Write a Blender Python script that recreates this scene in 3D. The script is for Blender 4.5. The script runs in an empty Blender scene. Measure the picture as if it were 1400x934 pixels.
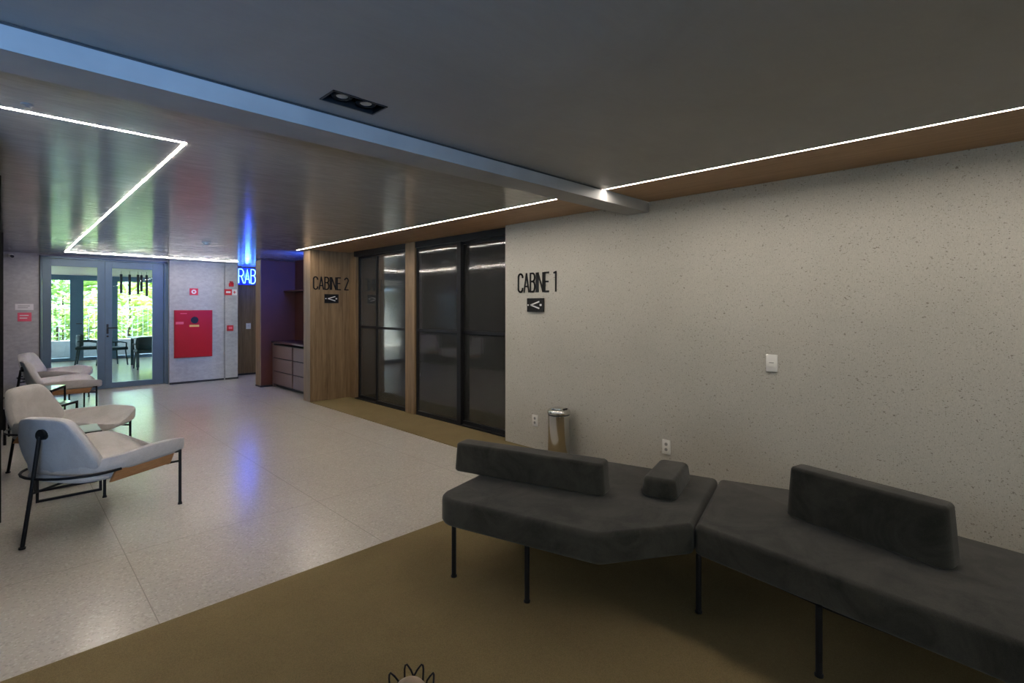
import bpy, bmesh, math, random
from mathutils import Vector, Matrix
random.seed(7)
S = bpy.context.scene
COL = S.collection
PI = math.pi

# ------------------------------------------------------------------ materials
def new_mat(name):
    m = bpy.data.materials.new(name); m.use_nodes = True
    nt = m.node_tree
    for n in list(nt.nodes):
        if n.type != 'OUTPUT_MATERIAL': nt.nodes.remove(n)
    out = nt.nodes[0]
    return m, nt, out
def node(nt, t, **kw):
    n = nt.nodes.new(t)
    for k, v in kw.items():
        if k in n.inputs.keys() if isinstance(k, str) else False: n.inputs[k].default_value = v
        else: setattr(n, k, v)
    return n
def setin(n, k, v): n.inputs[k].default_value = v
def coords(nt, scale=(1, 1, 1), rot=(0, 0, 0)):
    tc = nt.nodes.new('ShaderNodeTexCoord'); mp = nt.nodes.new('ShaderNodeMapping')
    mp.inputs['Scale'].default_value = scale; mp.inputs['Location'].default_value = (.137, .291, .373); mp.inputs['Rotation'].default_value = rot
    nt.links.new(tc.outputs['Object'], mp.inputs['Vector'])
    return mp.outputs['Vector']
def ramp(nt, fac, stops):
    r = nt.nodes.new('ShaderNodeValToRGB')
    el = r.color_ramp.elements
    while len(el) > 1: el.remove(el[-1])
    el[0].position = stops[0][0]; el[0].color = (*stops[0][1], 1)
    for p, c in stops[1:]:
        e = el.new(p); e.color = (*c, 1)
    nt.links.new(fac, r.inputs['Fac'])
    return r.outputs['Color']
def noise(nt, vec, scale, detail=4, rough=0.55, dist=0.0):
    n = nt.nodes.new('ShaderNodeTexNoise')
    setin(n, 'Scale', scale); setin(n, 'Detail', detail); setin(n, 'Roughness', rough); setin(n, 'Distortion', dist)
    nt.links.new(vec, n.inputs['Vector'])
    return n.outputs['Fac']
def mixc(nt, fac, a, b, mode='MIX'):
    m = nt.nodes.new('ShaderNodeMix'); m.data_type = 'RGBA'; m.blend_type = mode
    for sock, v in ((m.inputs[0], fac), (m.inputs[6], a), (m.inputs[7], b)):
        if isinstance(v, (int, float)): sock.default_value = v
        elif isinstance(v, tuple): sock.default_value = (*v, 1)
        else: nt.links.new(v, sock)
    return m.outputs[2]
def bump(nt, h, strength, dist=0.01):
    b = nt.nodes.new('ShaderNodeBump'); setin(b, 'Strength', strength); setin(b, 'Distance', dist)
    nt.links.new(h, b.inputs['Height'])
    return b.outputs['Normal']
def principled(nt, out, color, rough=0.5, metal=0.0, normal=None, spec=None, **kw):
    p = nt.nodes.new('ShaderNodeBsdfPrincipled')
    if isinstance(color, tuple): p.inputs['Base Color'].default_value = (*color, 1)
    else: nt.links.new(color, p.inputs['Base Color'])
    if isinstance(rough, (int, float)): p.inputs['Roughness'].default_value = rough
    else: nt.links.new(rough, p.inputs['Roughness'])
    p.inputs['Metallic'].default_value = metal
    if spec is not None: p.inputs['Specular IOR Level'].default_value = spec
    if normal is not None: nt.links.new(normal, p.inputs['Normal'])
    for k, v in kw.items(): p.inputs[k.replace('_', ' ')].default_value = v
    nt.links.new(p.outputs[0], out.inputs['Surface'])
    return p

def m_plain(name, c, rough=0.5, metal=0.0, var=0.06, scale=30, bmp=0.0, **kw):
    m, nt, out = new_mat(name)
    v = coords(nt)
    f = noise(nt, v, scale, 3)
    lo = tuple(max(0, x * (1 - var)) for x in c); hi = tuple(min(1, x * (1 + var)) for x in c)
    col = ramp(nt, f, [(0.3, lo), (0.7, hi)])
    nrm = bump(nt, f, bmp, 0.004) if bmp else None
    principled(nt, out, col, rough, metal, nrm, **kw)
    return m
def m_emit(name, c, s):
    m, nt, out = new_mat(name)
    e = nt.nodes.new('ShaderNodeEmission'); setin(e, 'Color', (*c, 1)); setin(e, 'Strength', s)
    nt.links.new(e.outputs[0], out.inputs['Surface'])
    return m

def m_ceiling(name, base, rough_lo, rough_hi, bstr):
    m, nt, out = new_mat(name)
    v = coords(nt, (1, 1, 1)); v2 = coords(nt, (1.0, 3.2, 1.0), (0, 0, 0.7))
    f1 = noise(nt, v, 1.6, 6, 0.62, 0.6); f2 = noise(nt, v2, 5.0, 4, 0.55, 0.9)
    c = ramp(nt, f1, [(0.25, tuple(x * 0.84 for x in base)), (0.75, tuple(x * 1.14 for x in base))])
    c = mixc(nt, 0.35, c, ramp(nt, f2, [(0.35, tuple(x * 0.85 for x in base)), (0.65, tuple(x * 1.12 for x in base))]))
    r = nt.nodes.new('ShaderNodeMapRange'); nt.links.new(f2, r.inputs[0])
    r.inputs[1].default_value = .3; r.inputs[2].default_value = .7; r.inputs[3].default_value = rough_lo; r.inputs[4].default_value = rough_hi
    principled(nt, out, c, r.outputs[0], 0, bump(nt, f2, bstr, 0.012))
    return m
def m_wallpaper():
    m, nt, out = new_mat('speckled_wallpaper')
    v = coords(nt); vs = coords(nt, (1, 1.0, 1.6))
    big = noise(nt, v, 1.3, 5, 0.6)
    fine = noise(nt, coords(nt, (1, 3, 1)), 70, 3, 0.7)
    fl = noise(nt, vs, 95, 2, 0.5); fl2 = noise(nt, vs, 42, 3, 0.65)
    c = ramp(nt, big, [(0.3, (.40, .385, .34)), (0.7, (.47, .45, .40))])
    c = mixc(nt, 0.3, c, ramp(nt, fine, [(0.35, (.34, .33, .29)), (0.65, (.56, .54, .48))]))
    mk = ramp(nt, fl, [(0.0, (1, 1, 1)), (0.315, (1, 1, 1)), (0.355, (0, 0, 0))])
    mk2 = ramp(nt, fl2, [(0.0, (1, 1, 1)), (0.325, (1, 1, 1)), (0.36, (0, 0, 0))])
    c = mixc(nt, mk, c, (.17, .155, .13)); c = mixc(nt, mk2, c, (.22, .20, .17))
    principled(nt, out, c, 0.75, 0, bump(nt, fl, 0.15, 0.003), 0.25)
    return m
def m_terrazzo():
    m, nt, out = new_mat('terrazzo_tile')
    v = coords(nt)
    vo = nt.nodes.new('ShaderNodeTexVoronoi'); setin(vo, 'Scale', 110); nt.links.new(v, vo.inputs['Vector'])
    sep = nt.nodes.new('ShaderNodeSeparateColor'); nt.links.new(vo.outputs['Color'], sep.inputs[0])
    big = noise(nt, v, 0.9, 5, 0.6)
    c = ramp(nt, big, [(0.3, (.40, .37, .335)), (0.7, (.46, .43, .385))])
    ch = ramp(nt, sep.outputs[0], [(0.0, (.27, .25, .22)), (0.10, (.29, .27, .235)), (0.16, (.42, .39, .35)), (0.86, (.43, .40, .36)), (0.93, (.58, .55, .50))])
    c = mixc(nt, 0.42, c, ch)
    # joints of the 1.2 m tiles
    sx = nt.nodes.new('ShaderNodeSeparateXYZ'); nt.links.new(v, sx.inputs[0])
    def joint(sock, off):
        a = nt.nodes.new('ShaderNodeMath'); a.operation = 'SUBTRACT'; nt.links.new(sock, a.inputs[0]); a.inputs[1].default_value = off
        b = nt.nodes.new('ShaderNodeMath'); b.operation = 'PINGPONG'; nt.links.new(a.outputs[0], b.inputs[0]); b.inputs[1].default_value = 0.6
        d = nt.nodes.new('ShaderNodeMath'); d.operation = 'LESS_THAN'; nt.links.new(b.outputs[0], d.inputs[0]); d.inputs[1].default_value = 0.0022
        return d.outputs[0]
    j = nt.nodes.new('ShaderNodeMath'); j.operation = 'MAXIMUM'
    nt.links.new(joint(sx.outputs[0], 0.525 + .137), j.inputs[0]); nt.links.new(joint(sx.outputs[1], 5.08 + .291), j.inputs[1])
    c = mixc(nt, j.outputs[0], c, (.29, .27, .24))
    rr = noise(nt, v, 6, 3)
    r = nt.nodes.new('ShaderNodeMapRange'); nt.links.new(rr, r.inputs[0]); r.inputs[3].default_value = .20; r.inputs[4].default_value = .28
    principled(nt, out, c, r.outputs[0], 0, None, 0.5)
    return m
def m_carpet():
    m, nt, out = new_mat('olive_carpet')
    v = coords(nt)
    f = noise(nt, v, 240, 3, 0.8); b = noise(nt, v, 3.0, 5, 0.65)
    c = ramp(nt, b, [(0.3, (.150, .113, .054)), (0.7, (.195, .150, .073))])
    c = mixc(nt, 0.5, c, ramp(nt, f, [(0.3, (.10, .076, .036)), (0.7, (.26, .20, .10))]))
    principled(nt, out, c, 0.95, 0, bump(nt, f, 0.5, 0.004), 0.1)
    return m
def m_wood(name, a, b, rough=0.5, sc=(1, 1, 1)):
    """sc: low along the grain, high across it"""
    m, nt, out = new_mat(name)
    v = coords(nt, sc)
    f = noise(nt, v, 3.0, 5, 0.6, 0.3); g = noise(nt, v, 14, 3, 0.6)
    c = ramp(nt, f, [(0.3, a), (0.5, tuple((x + y) / 2 for x, y in zip(a, b))), (0.7, b)])
    c = mixc(nt, 0.35, c, ramp(nt, g, [(0.3, tuple(x * .7 for x in a)), (0.7, tuple(min(1, x * 1.2) for x in b))]))
    principled(nt, out, c, rough, 0, bump(nt, g, 0.08, 0.002), 0.35)
    return m
def m_fabric(name, lo, hi, sc=3.0, sheen=0.3):
    m, nt, out = new_mat(name)
    v = coords(nt)
    f = noise(nt, v, 320, 2, 0.7); b = noise(nt, v, sc, 5, 0.7, 0.8)
    c = ramp(nt, b, [(0.38, lo), (0.62, hi)])
    c = mixc(nt, 0.25, c, ramp(nt, f, [(0.3, tuple(x * .6 for x in lo)), (0.7, tuple(min(1, x * 1.4) for x in hi))]))
    p = principled(nt, out, c, 0.9, 0, bump(nt, f, 0.25, 0.002), 0.15)
    p.inputs['Sheen Weight'].default_value = sheen; p.inputs['Sheen Roughness'].default_value = .5
    return m
def m_glass(name, tint, gloss_rough=0.02, haze=0.0, hazec=(.1, .1, .1), ior=1.45, ribs=False):
    m, nt, out = new_mat(name)
    t = nt.nodes.new('ShaderNodeBsdfTransparent'); setin(t, 'Color', (*tint, 1))
    g = nt.nodes.new('ShaderNodeBsdfGlossy'); setin(g, 'Roughness', gloss_rough); setin(g, 'Color', (1, 1, 1, 1))
    fr = nt.nodes.new('ShaderNodeFresnel'); setin(fr, 'IOR', ior)
    if ribs:
        v = coords(nt, (1, 60, 0.5))
        nrm = bump(nt, noise(nt, v, 1.0, 1, .3), 0.06, 0.004)
        nt.links.new(nrm, g.inputs['Normal'])
    first = t.outputs[0]
    if haze:
        d = nt.nodes.new('ShaderNodeBsdfDiffuse'); setin(d, 'Color', (*hazec, 1))
        h = nt.nodes.new('ShaderNodeMixShader'); setin(h, 0, haze)
        nt.links.new(t.outputs[0], h.inputs[1]); nt.links.new(d.outputs[0], h.inputs[2]); first = h.outputs[0]
    mx = nt.nodes.new('ShaderNodeMixShader')
    nt.links.new(fr.outputs[0], mx.inputs[0]); nt.links.new(first, mx.inputs[1]); nt.links.new(g.outputs[0], mx.inputs[2])
    nt.links.new(mx.outputs[0], out.inputs['Surface'])
    return m
def m_leaf(name, a, b):
    m, nt, out = new_mat(name)
    f = noise(nt, coords(nt), 3.5, 3)
    c = ramp(nt, f, [(0.35, a), (0.65, b)])
    p = principled(nt, out, c, 0.45, 0)
    tr = nt.nodes.new('ShaderNodeBsdfTranslucent'); nt.links.new(c, tr.inputs['Color'])
    mx = nt.nodes.new('ShaderNodeMixShader'); setin(mx, 0, 0.5)
    nt.links.new(p.outputs[0], mx.inputs[1]); nt.links.new(tr.outputs[0], mx.inputs[2]); nt.links.new(mx.outputs[0], out.inputs['Surface'])
    return m

M = dict(
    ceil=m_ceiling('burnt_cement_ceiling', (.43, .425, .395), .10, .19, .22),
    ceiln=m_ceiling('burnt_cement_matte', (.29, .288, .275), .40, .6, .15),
    beam=m_plain('beam_plaster', (.29, .29, .285), .6, scale=4, var=.08),
    paper=m_wallpaper(), tile=m_terrazzo(), carpet=m_carpet(),
    wallp=m_wood('pale_cement_panel', (.36, .35, .35), (.42, .41, .41), .5, (1, 1, 1.6)),
    white=m_plain('painted_plaster', (.5, .5, .49), .7, scale=6),
    wood=m_wood('oak_panel', (.120, .073, .034), (.27, .178, .095), .5, (9, 9, .35)),
    soff=m_wood('oak_soffit', (.26, .155, .075), (.40, .25, .135), .55, (14, .35, 1)),
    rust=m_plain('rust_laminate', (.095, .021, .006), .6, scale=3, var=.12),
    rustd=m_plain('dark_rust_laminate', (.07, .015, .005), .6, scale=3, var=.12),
    black=m_plain('black_metal', (.006, .006, .007), .55, 0, var=.1, spec=.25),
    blackp=m_plain('black_plastic', (.010, .010, .011), .35, var=.1),
    dark=m_plain('dark_recess', (.02, .02, .02), .7),
    alu=m_plain('grey_aluminium', (.12, .175, .23), .38, .45, scale=8, var=.04),
    blua=m_plain('blue_grey_aluminium', (.12, .22, .30), .4, .3, scale=8),
    steel=m_plain('polished_steel', (.60, .59, .57), .16, 1.0, scale=5, var=.03),
    chrome=m_plain('chrome', (.7, .7, .7), .08, 1.0, var=.02),
    whitep=m_plain('white_plastic', (.72, .71, .67), .35, var=.02),
    grey=m_plain('grey_plastic', (.25, .25, .24), .5),
    bench=m_fabric('charcoal_velvet', (.018, .018, .015), (.046, .044, .037), 4.0, .12),
    boucle=m_fabric('off_white_fabric', (.44, .42, .41), (.52, .50, .49), 6.0, .1),
    panelw=m_wood('walnut_panel', (.23, .11, .045), (.36, .19, .085), .45, (1, 8, 8)),
    red=m_plain('red_paint', (.40, .002, .008), .35, var=.05, scale=4),
    redp=m_plain('red_plastic', (.55, .02, .03), .4, var=.03),
    pink=m_plain('red_label', (.72, .10, .16), .5, var=.03),
    yellow=m_plain('yellow_label', (.75, .45, .12), .5, var=.03),
    label=m_plain('white_label', (.68, .66, .66), .5, var=.02),
    mauve=m_plain('mauve_laminate', (.14, .085, .075), .45, var=.04, scale=5),
    counter=m_plain('dark_countertop', (.06, .035, .03), .25, var=.1),
    gtop=m_plain('table_glass', (.50, .62, .58), .06, var=.02, spec=.9),
    doorglass=m_glass('clear_door_glass', (.86, .92, .95)),
    cabin=m_glass('smoked_ribbed_glass', (.55, .55, .55), .06, .17, (.20, .20, .19), 1.75, True),
    win=m_glass('window_glass', (.93, .95, .96)),
    led=m_emit('led_diffuser', (1.0, .90, .79), 76.0),
    neon=m_emit('neon_tube', (.15, .45, 1.0), 2.6),
    halo_blue=m_plain('halo_blue_acrylic', (.03, .06, .55), .4, var=.02),  # blue halo of the neon letters put into the base colour
    tan=m_plain('tan_ceramic', (.42, .30, .20), .6, var=.08),
    green=m_plain('green_upholstery', (.012, .045, .045), .7),
    pale=m_plain('pale_tabletop', (.55, .55, .52), .3),
    leafa=m_leaf('bright_leaf', (.33, .46, .09), (.76, .80, .26)),
    leafb=m_leaf('deep_leaf', (.20, .35, .09), (.58, .66, .24)),
    soil=m_plain('soil', (.08, .05, .03), .9, var=.3),
    stone=m_plain('garden_stone', (.42, .42, .40), .8, var=.12, scale=3),
    fence=m_plain('white_metal', (.75, .76, .76), .4),
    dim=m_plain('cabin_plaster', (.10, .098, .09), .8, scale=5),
    desk=m_plain('blue_laminate', (.05, .09, .17), .5),
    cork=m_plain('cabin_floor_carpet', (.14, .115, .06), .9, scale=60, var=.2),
)

# ------------------------------------------------------------------ mesh helpers
def link(name, bm, mat=None, parent=None, smooth=False, loc=None, rot=None):
    me = bpy.data.meshes.new(name)
    bmesh.ops.recalc_face_normals(bm, faces=bm.faces[:])
    bm.to_mesh(me); bm.free()
    if mat is not None: me.materials.append(mat)
    o = bpy.data.objects.new(name, me); COL.objects.link(o)
    if parent is not None: o.parent = parent
    if loc: o.location = loc
    if rot: o.rotation_euler = rot
    if smooth:
        for p in me.polygons: p.use_smooth = True
        try: me.set_sharp_from_angle(angle=math.radians(38))
        except Exception: pass
    return o
def B(): return bmesh.new()
def add_box(bm, x0, x1, y0, y1, z0, z1, bev=0.0, seg=2, mtx=None):
    c = Vector(((x0 + x1) / 2, (y0 + y1) / 2, (z0 + z1) / 2))
    r = bmesh.ops.create_cube(bm, size=1.0)
    vs = r['verts']
    for v in vs: v.co = Vector((v.co.x * (x1 - x0), v.co.y * (y1 - y0), v.co.z * (z1 - z0))) + c
    if bev:
        es = list({e for v in vs for e in v.link_edges})
        rr = bmesh.ops.bevel(bm, geom=es, offset=bev, segments=seg, profile=0.5, affect='EDGES')
        vs = list({v for f in rr['faces'] for v in f.verts} | {v for v in vs if v.is_valid})
    if mtx is not None:
        for v in vs: v.co = mtx @ v.co
    return vs
def box(name, x0, x1, y0, y1, z0, z1, mat, parent=None, bev=0.0, seg=2):
    bm = B(); add_box(bm, min(x0, x1), max(x0, x1), min(y0, y1), max(y0, y1), z0, z1, bev, seg)
    return link(name, bm, mat, parent)
def add_tube(bm, pts, r, n=10, closed=False, r2=None):
    pts = [Vector(p) for p in pts]; N = len(pts)
    rings = []; up = None
    for i, p in enumerate(pts):
        if closed: t = (pts[(i + 1) % N] - pts[i - 1]).normalized()
        elif i == 0: t = (pts[1] - pts[0]).normalized()
        elif i == N - 1: t = (pts[-1] - pts[-2]).normalized()
        else: t = ((pts[i + 1] - p).normalized() + (p - pts[i - 1]).normalized()).normalized()
        if up is None:
            up = Vector((0, 0, 1)) if abs(t.z) < .9 else Vector((1, 0, 0))
        up = (up - t * up.dot(t)).normalized(); s = t.cross(up)
        rr = r if r2 is None else r + (r2 - r) * i / (N - 1)
        rings.append([bm.verts.new(p + (up * math.cos(2 * PI * k / n) + s * math.sin(2 * PI * k / n)) * rr) for k in range(n)])
    m = N if closed else N - 1
    for i in range(m):
        a, b = rings[i], rings[(i + 1) % N]
        for k in range(n): bm.faces.new((a[k], a[(k + 1) % n], b[(k + 1) % n], b[k]))
    if not closed:
        bm.faces.new(rings[0][::-1]); bm.faces.new(rings[-1])
def tube(name, pts, r, mat, parent=None, n=10, closed=False, r2=None):
    bm = B(); add_tube(bm, pts, r, n, closed, r2); return link(name, bm, mat, parent, True)
def add_lathe(bm, prof, n=32, c=(0, 0, 0)):
    rings = []
    for r, z in prof:
        if r < 1e-6: rings.append([bm.verts.new((c[0], c[1], c[2] + z))])
        else: rings.append([bm.verts.new((c[0] + r * math.cos(2 * PI * k / n), c[1] + r * math.sin(2 * PI * k / n), c[2] + z)) for k in range(n)])
    for a, b in zip(rings, rings[1:]):
        for k in range(n):
            A = a if len(a) > 1 else a * n; Bq = b if len(b) > 1 else b * n
            q = [A[k % len(A)], A[(k + 1) % n], Bq[(k + 1) % n], Bq[k]]
            u = []
            for v in q:
                if v not in u: u.append(v)
            if len(u) > 2: bm.faces.new(u)
def lathe(name, prof, mat, parent=None, n=32, c=(0, 0, 0)):
    bm = B(); add_lathe(bm, prof, n, c); return link(name, bm, mat, parent, True)
def thing(name, label, cat, loc=(0, 0, 0), rotz=0.0, group=None):
    o = bpy.data.objects.new(name, None); COL.objects.link(o); o.empty_display_size = .1
    o.location = loc; o.rotation_euler = (0, 0, rotz)
    o['label'] = label; o['category'] = cat
    if group: o['group'] = group
    return o
def tag(o, label, cat, group=None, kind=None):
    o['label'] = label; o['category'] = cat
    if group: o['group'] = group
    if kind: o['kind'] = kind
    return o
def struct(o, label=None, cat=None):
    o['kind'] = 'structure'
    if label: o['label'] = label
    if cat: o['category'] = cat
    return o
def fillet(poly, r, n=6):
    out = []; N = len(poly)
    for i in range(N):
        p0, p, p1 = Vector(poly[i - 1]), Vector(poly[i]), Vector(poly[(i + 1) % N])
        a = (p0 - p); b = (p1 - p); la, lb = a.length, b.length; a.normalize(); b.normalize()
        ri = r[i] if isinstance(r, (list, tuple)) else r
        ang = a.angle(b); d = ri / math.tan(ang / 2); d = min(d, la * .45, lb * .45); ri = d * math.tan(ang / 2)
        if ri < 1e-4: out.append(p); continue
        c = p + (a + b).normalized() * (ri / math.sin(ang / 2))
        s = p + a * d - c; e = p + b * d - c
        for k in range(n + 1):
            t = k / n
            w = (s * (1 - t) + e * t).normalized() * ri
            out.append(c + w)
    return out
def add_slab(bm, poly, z0, z1, er, taper=0.0, n=5, crown=0.0):
    """soft-edged slab on a 2D outline; taper pulls the top inwards; crown lifts the middle of the top"""
    N = len(poly); P = [Vector((p[0], p[1])) for p in poly]
    area = sum(P[i].x * P[(i + 1) % N].y - P[(i + 1) % N].x * P[i].y for i in range(N))
    if area < 0: P.reverse()
    nr = []
    for i in range(N):
        t = (P[(i + 1) % N] - P[i - 1]).normalized(); nr.append(Vector((t.y, -t.x)))
    rings = []; prof = []
    for k in range(n + 1):
        a = PI / 2 * k / n; prof.append((er * (1 - math.sin(a)), z0 + er * (1 - math.cos(a))))
    for k in range(n + 1):
        a = PI / 2 * k / n; prof.append((er * (1 - math.cos(a)), z1 - er * (1 - math.sin(a))))
    for ins, z in prof:
        ins += taper * (z - z0) / (z1 - z0)
        rings.append([bm.verts.new((P[i].x - nr[i].x * ins, P[i].y - nr[i].y * ins, z)) for i in range(N)])
    for a, b in zip(rings, rings[1:]):
        for i in range(N): bm.faces.new((a[i], a[(i + 1) % N], b[(i + 1) % N], b[i]))
    bm.faces.new(rings[0][::-1]); bm.faces.new(rings[-1])
def slab(name, poly, z0, z1, er, mat, parent=None, r=0.03, taper=0.0):
    bm = B(); add_slab(bm, fillet(poly, r), z0, z1, er, taper); return link(name, bm, mat, parent, True)

# ------------------------------------------------------------------ room constants
HC = 2.425          # ceiling
LX = 3.33           # light slot line
PX = 3.45           # platform edge / niche line
RX = 4.0            # right wall
DX = 4.13           # sliding doors

# ------------------------------------------------------------------ camera
cam_d = bpy.data.cameras.new('camera'); cam = bpy.data.objects.new('camera', cam_d); COL.objects.link(cam)
cam.location = (0, 0, 1.5); cam.rotation_euler = (PI / 2, 0, math.radians(-44.8))
cam_d.sensor_width = 36; cam_d.lens = 18.0; cam_d.shift_y = -46 / 1400; cam_d.clip_start = .02; cam_d.clip_end = 200
S.camera = cam

# ------------------------------------------------------------------ floor, ceiling, walls
bm = B(); add_box(bm, -3.6, 7.2, -4.6, 19.3, -.12, 0)
struct(link('floor', bm, M['tile']))
bm = B()
for q in ((-3.5, RX - .002, -4.5, 2.888), (PX, RX - .002, 2.888, 4.138), (PX, DX + .12, 4.138, 8.015)):
    add_box(bm, *q, 0.0005, .008)
tag(link('carpet', bm, M['carpet']), 'olive brown fitted carpet under the benches and along the sliding doors', 'carpet')

# ceiling, with a real hole for the recessed downlight
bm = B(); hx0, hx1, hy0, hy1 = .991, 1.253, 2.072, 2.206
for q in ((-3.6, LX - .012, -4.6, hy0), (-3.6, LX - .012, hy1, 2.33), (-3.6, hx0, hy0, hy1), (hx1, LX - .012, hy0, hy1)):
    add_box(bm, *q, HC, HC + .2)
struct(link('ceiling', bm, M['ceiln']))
bm = B()
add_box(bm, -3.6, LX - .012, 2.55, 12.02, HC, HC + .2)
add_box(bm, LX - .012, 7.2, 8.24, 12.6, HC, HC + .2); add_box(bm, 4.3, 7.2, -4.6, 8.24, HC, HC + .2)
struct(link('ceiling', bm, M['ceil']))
bm = B(); add_box(bm, -3.6, 7.2, 12.6, 19.3, HC, HC + .2); add_box(bm, -3.6, LX - .012, 12.02, 12.6, HC, HC + .2)
struct(link('ceiling', bm, M['label']))
bm = B(); add_box(bm, LX + .010, 4.3, -4.6, 2.33, HC, HC + .2); add_box(bm, LX + .010, 4.3, 2.55, 8.24, HC, HC + .2)
struct(link('trim_1', bm, M['soff']))
bm = B(); add_box(bm, -3.6, 4.02, 2.33, 2.55, 2.335, HC - .010); add_box(bm, -3.6, 4.02, 2.345, 2.55, HC - .010, HC + .2)
struct(link('trim_2', bm, M['beam']))
bm = B(); add_box(bm, -3.6, LX - .03, 2.334, 2.345, HC - .010, HC); struct(link('gap_shade_strip', bm, M['dark']))  # dark strip painting the shade of the gap above the beam

bm = B(); add_box(bm, RX, RX + .2, -4.6, 4.134, 0, HC); struct(link('wall_right', bm, M['paper']))
bm = B(); add_box(bm, 4.2, 4.3, 4.134, 4.2, 0, HC); add_box(bm, DX + .0, DX + .16, 7.83, 8.02, 0, HC); add_box(bm, DX - .05, DX + .16, 6.045, 6.275, 0, HC)
struct(link('trim_3', bm, M['wood']))
# oak partition with CABINE 2
bm = B(); add_box(bm, PX, 6.7, 8.02, 8.27, 0, HC, .003); struct(link('wall_partition', bm, M['wood']))
# cabins behind the sliding doors
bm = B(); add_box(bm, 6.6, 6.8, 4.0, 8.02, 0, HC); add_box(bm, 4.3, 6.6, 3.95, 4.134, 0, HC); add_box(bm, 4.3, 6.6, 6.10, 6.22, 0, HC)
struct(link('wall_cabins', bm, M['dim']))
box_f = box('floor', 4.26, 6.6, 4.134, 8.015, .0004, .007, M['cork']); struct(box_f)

# niche
bm = B(); add_box(bm, PX, 4.35, 10.21, 10.46, 0, HC - .02, .003); struct(link('wall_niche', bm, M['rust']))
bm = B(); add_box(bm, PX - .008, PX + .003, 10.205, 10.465, 0, HC - .02); struct(link('trim_4', bm, M['wood']))
bm = B(); add_box(bm, 4.09, 4.3, 8.27, 10.21, 0, HC); struct(link('wall_niche_back', bm, M['rustd']))
bm = B(); add_box(bm, 3.5, 5.6, 12.36, 12.5, 0, HC); struct(link('wall_oak', bm, M['wood']))
bm = B(); add_box(bm, 5.0, 5.2, 10.46, 12.5, 0, HC); struct(link('wall_corridor', bm, M['white']))

# far wall: pieces left and right of the glass door
bm = B(); add_box(bm, -.06, .43, 11.87, 12.1, 0, HC); add_box(bm, .43, 2.30, 11.97, 12.1, 2.402, HC)
struct(link('wall_far', bm, M['wallp']))
bm = B(); add_box(bm, 2.30, 3.262, 11.82, 12.1, 0, HC); add_box(bm, 3.262, 3.285, 11.84, 12.1, 0, HC); add_box(bm, 3.285, 3.53, 11.82, 12.36, 0, HC)
struct(link('wall_far', bm, M['wallp']))
for i, q in enumerate(((0, .43, 11.855, 11.87), (2.30, 3.26, 11.805, 11.82), (3.29, 3.535, 11.805, 11.82), (3.535, 4.9, 12.345, 12.36))):
    bm = B(); add_box(bm, *q, 0.0, .035); struct(link('baseboard_far', bm, M['dark']))
bm = B(); add_box(bm, PX - .012, PX + .0, 10.2, 10.47, 0, .03); add_box(bm, PX, 3.66, 10.196, 10.21, 0, .03); struct(link('baseboard_niche', bm, M['dark']))

# near room: closed side and rear, with a wide window behind the camera
bm = B(); add_box(bm, -3.8, -3.6, -4.6, 3.8, 0, HC + .2); add_box(bm, -3.6, -.09, 3.62, 3.8, 0, HC)
struct(link('wall_left', bm, M['white']))
bm = B(); add_box(bm, -3.6, RX + .2, -4.8, -4.6, 2.3, HC + .2); add_box(bm, -3.6, RX + .2, -4.8, -4.6, 0, .25); add_box(bm, -.6, RX + .2, -4.8, -4.6, .25, 2.3); add_box(bm, -3.6, -3.2, -4.8, -4.6, .25, 2.3)
struct(link('wall_rear', bm, M['white']))
w = bpy.data.objects.new('window_1', None); COL.objects.link(w); w['kind'] = 'structure'
bm = B()
for x in (-3.2, -2.35, -1.5, -.67): add_box(bm, x, x + .07, -4.74, -4.66, .25, 2.3)
add_box(bm, -3.2, -.6, -4.74, -4.66, .25, .32); add_box(bm, -3.2, -.6, -4.74, -4.66, 2.23, 2.3)
link('window_frame', bm, M['black'], w)
# left glazing along the terrace
w = bpy.data.objects.new('window_2', None); COL.objects.link(w); w['kind'] = 'structure'
for y, x1 in ((3.80, -.035), (5.05, -.012), (8.86, -.002), (11.78, -.002)):
    box('mullion', -.10, x1, y, y + .07, 0, HC, M['black'], w)
box('window_rail', -.10, -.04, 3.80, 11.85, 0, .04, M['black'], w)
box('window_rail', -.10, -.04, 3.80, 11.85, HC - .05, HC, M['black'], w)
for a, b in ((3.87, 5.05), (5.12, 8.86), (8.93, 11.78)):
    box('window_pane', -.076, -.070, a, b, .04, HC - .05, M['win'], w)
bm = B(); add_box(bm, -3.8, -2.9, 3.8, 19.3, 0, 2.2); struct(link('wall_terrace', bm, M['stone']))  # unseen wall, raised to cut sky light through the left glazing
bm = B(); add_box(bm, -6.5, 3, -7.2, -7.0, 0, 4.2); struct(link('sky_block_wall', bm, M['stone']))  # unseen wall added to block sky light at the rear window

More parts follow.
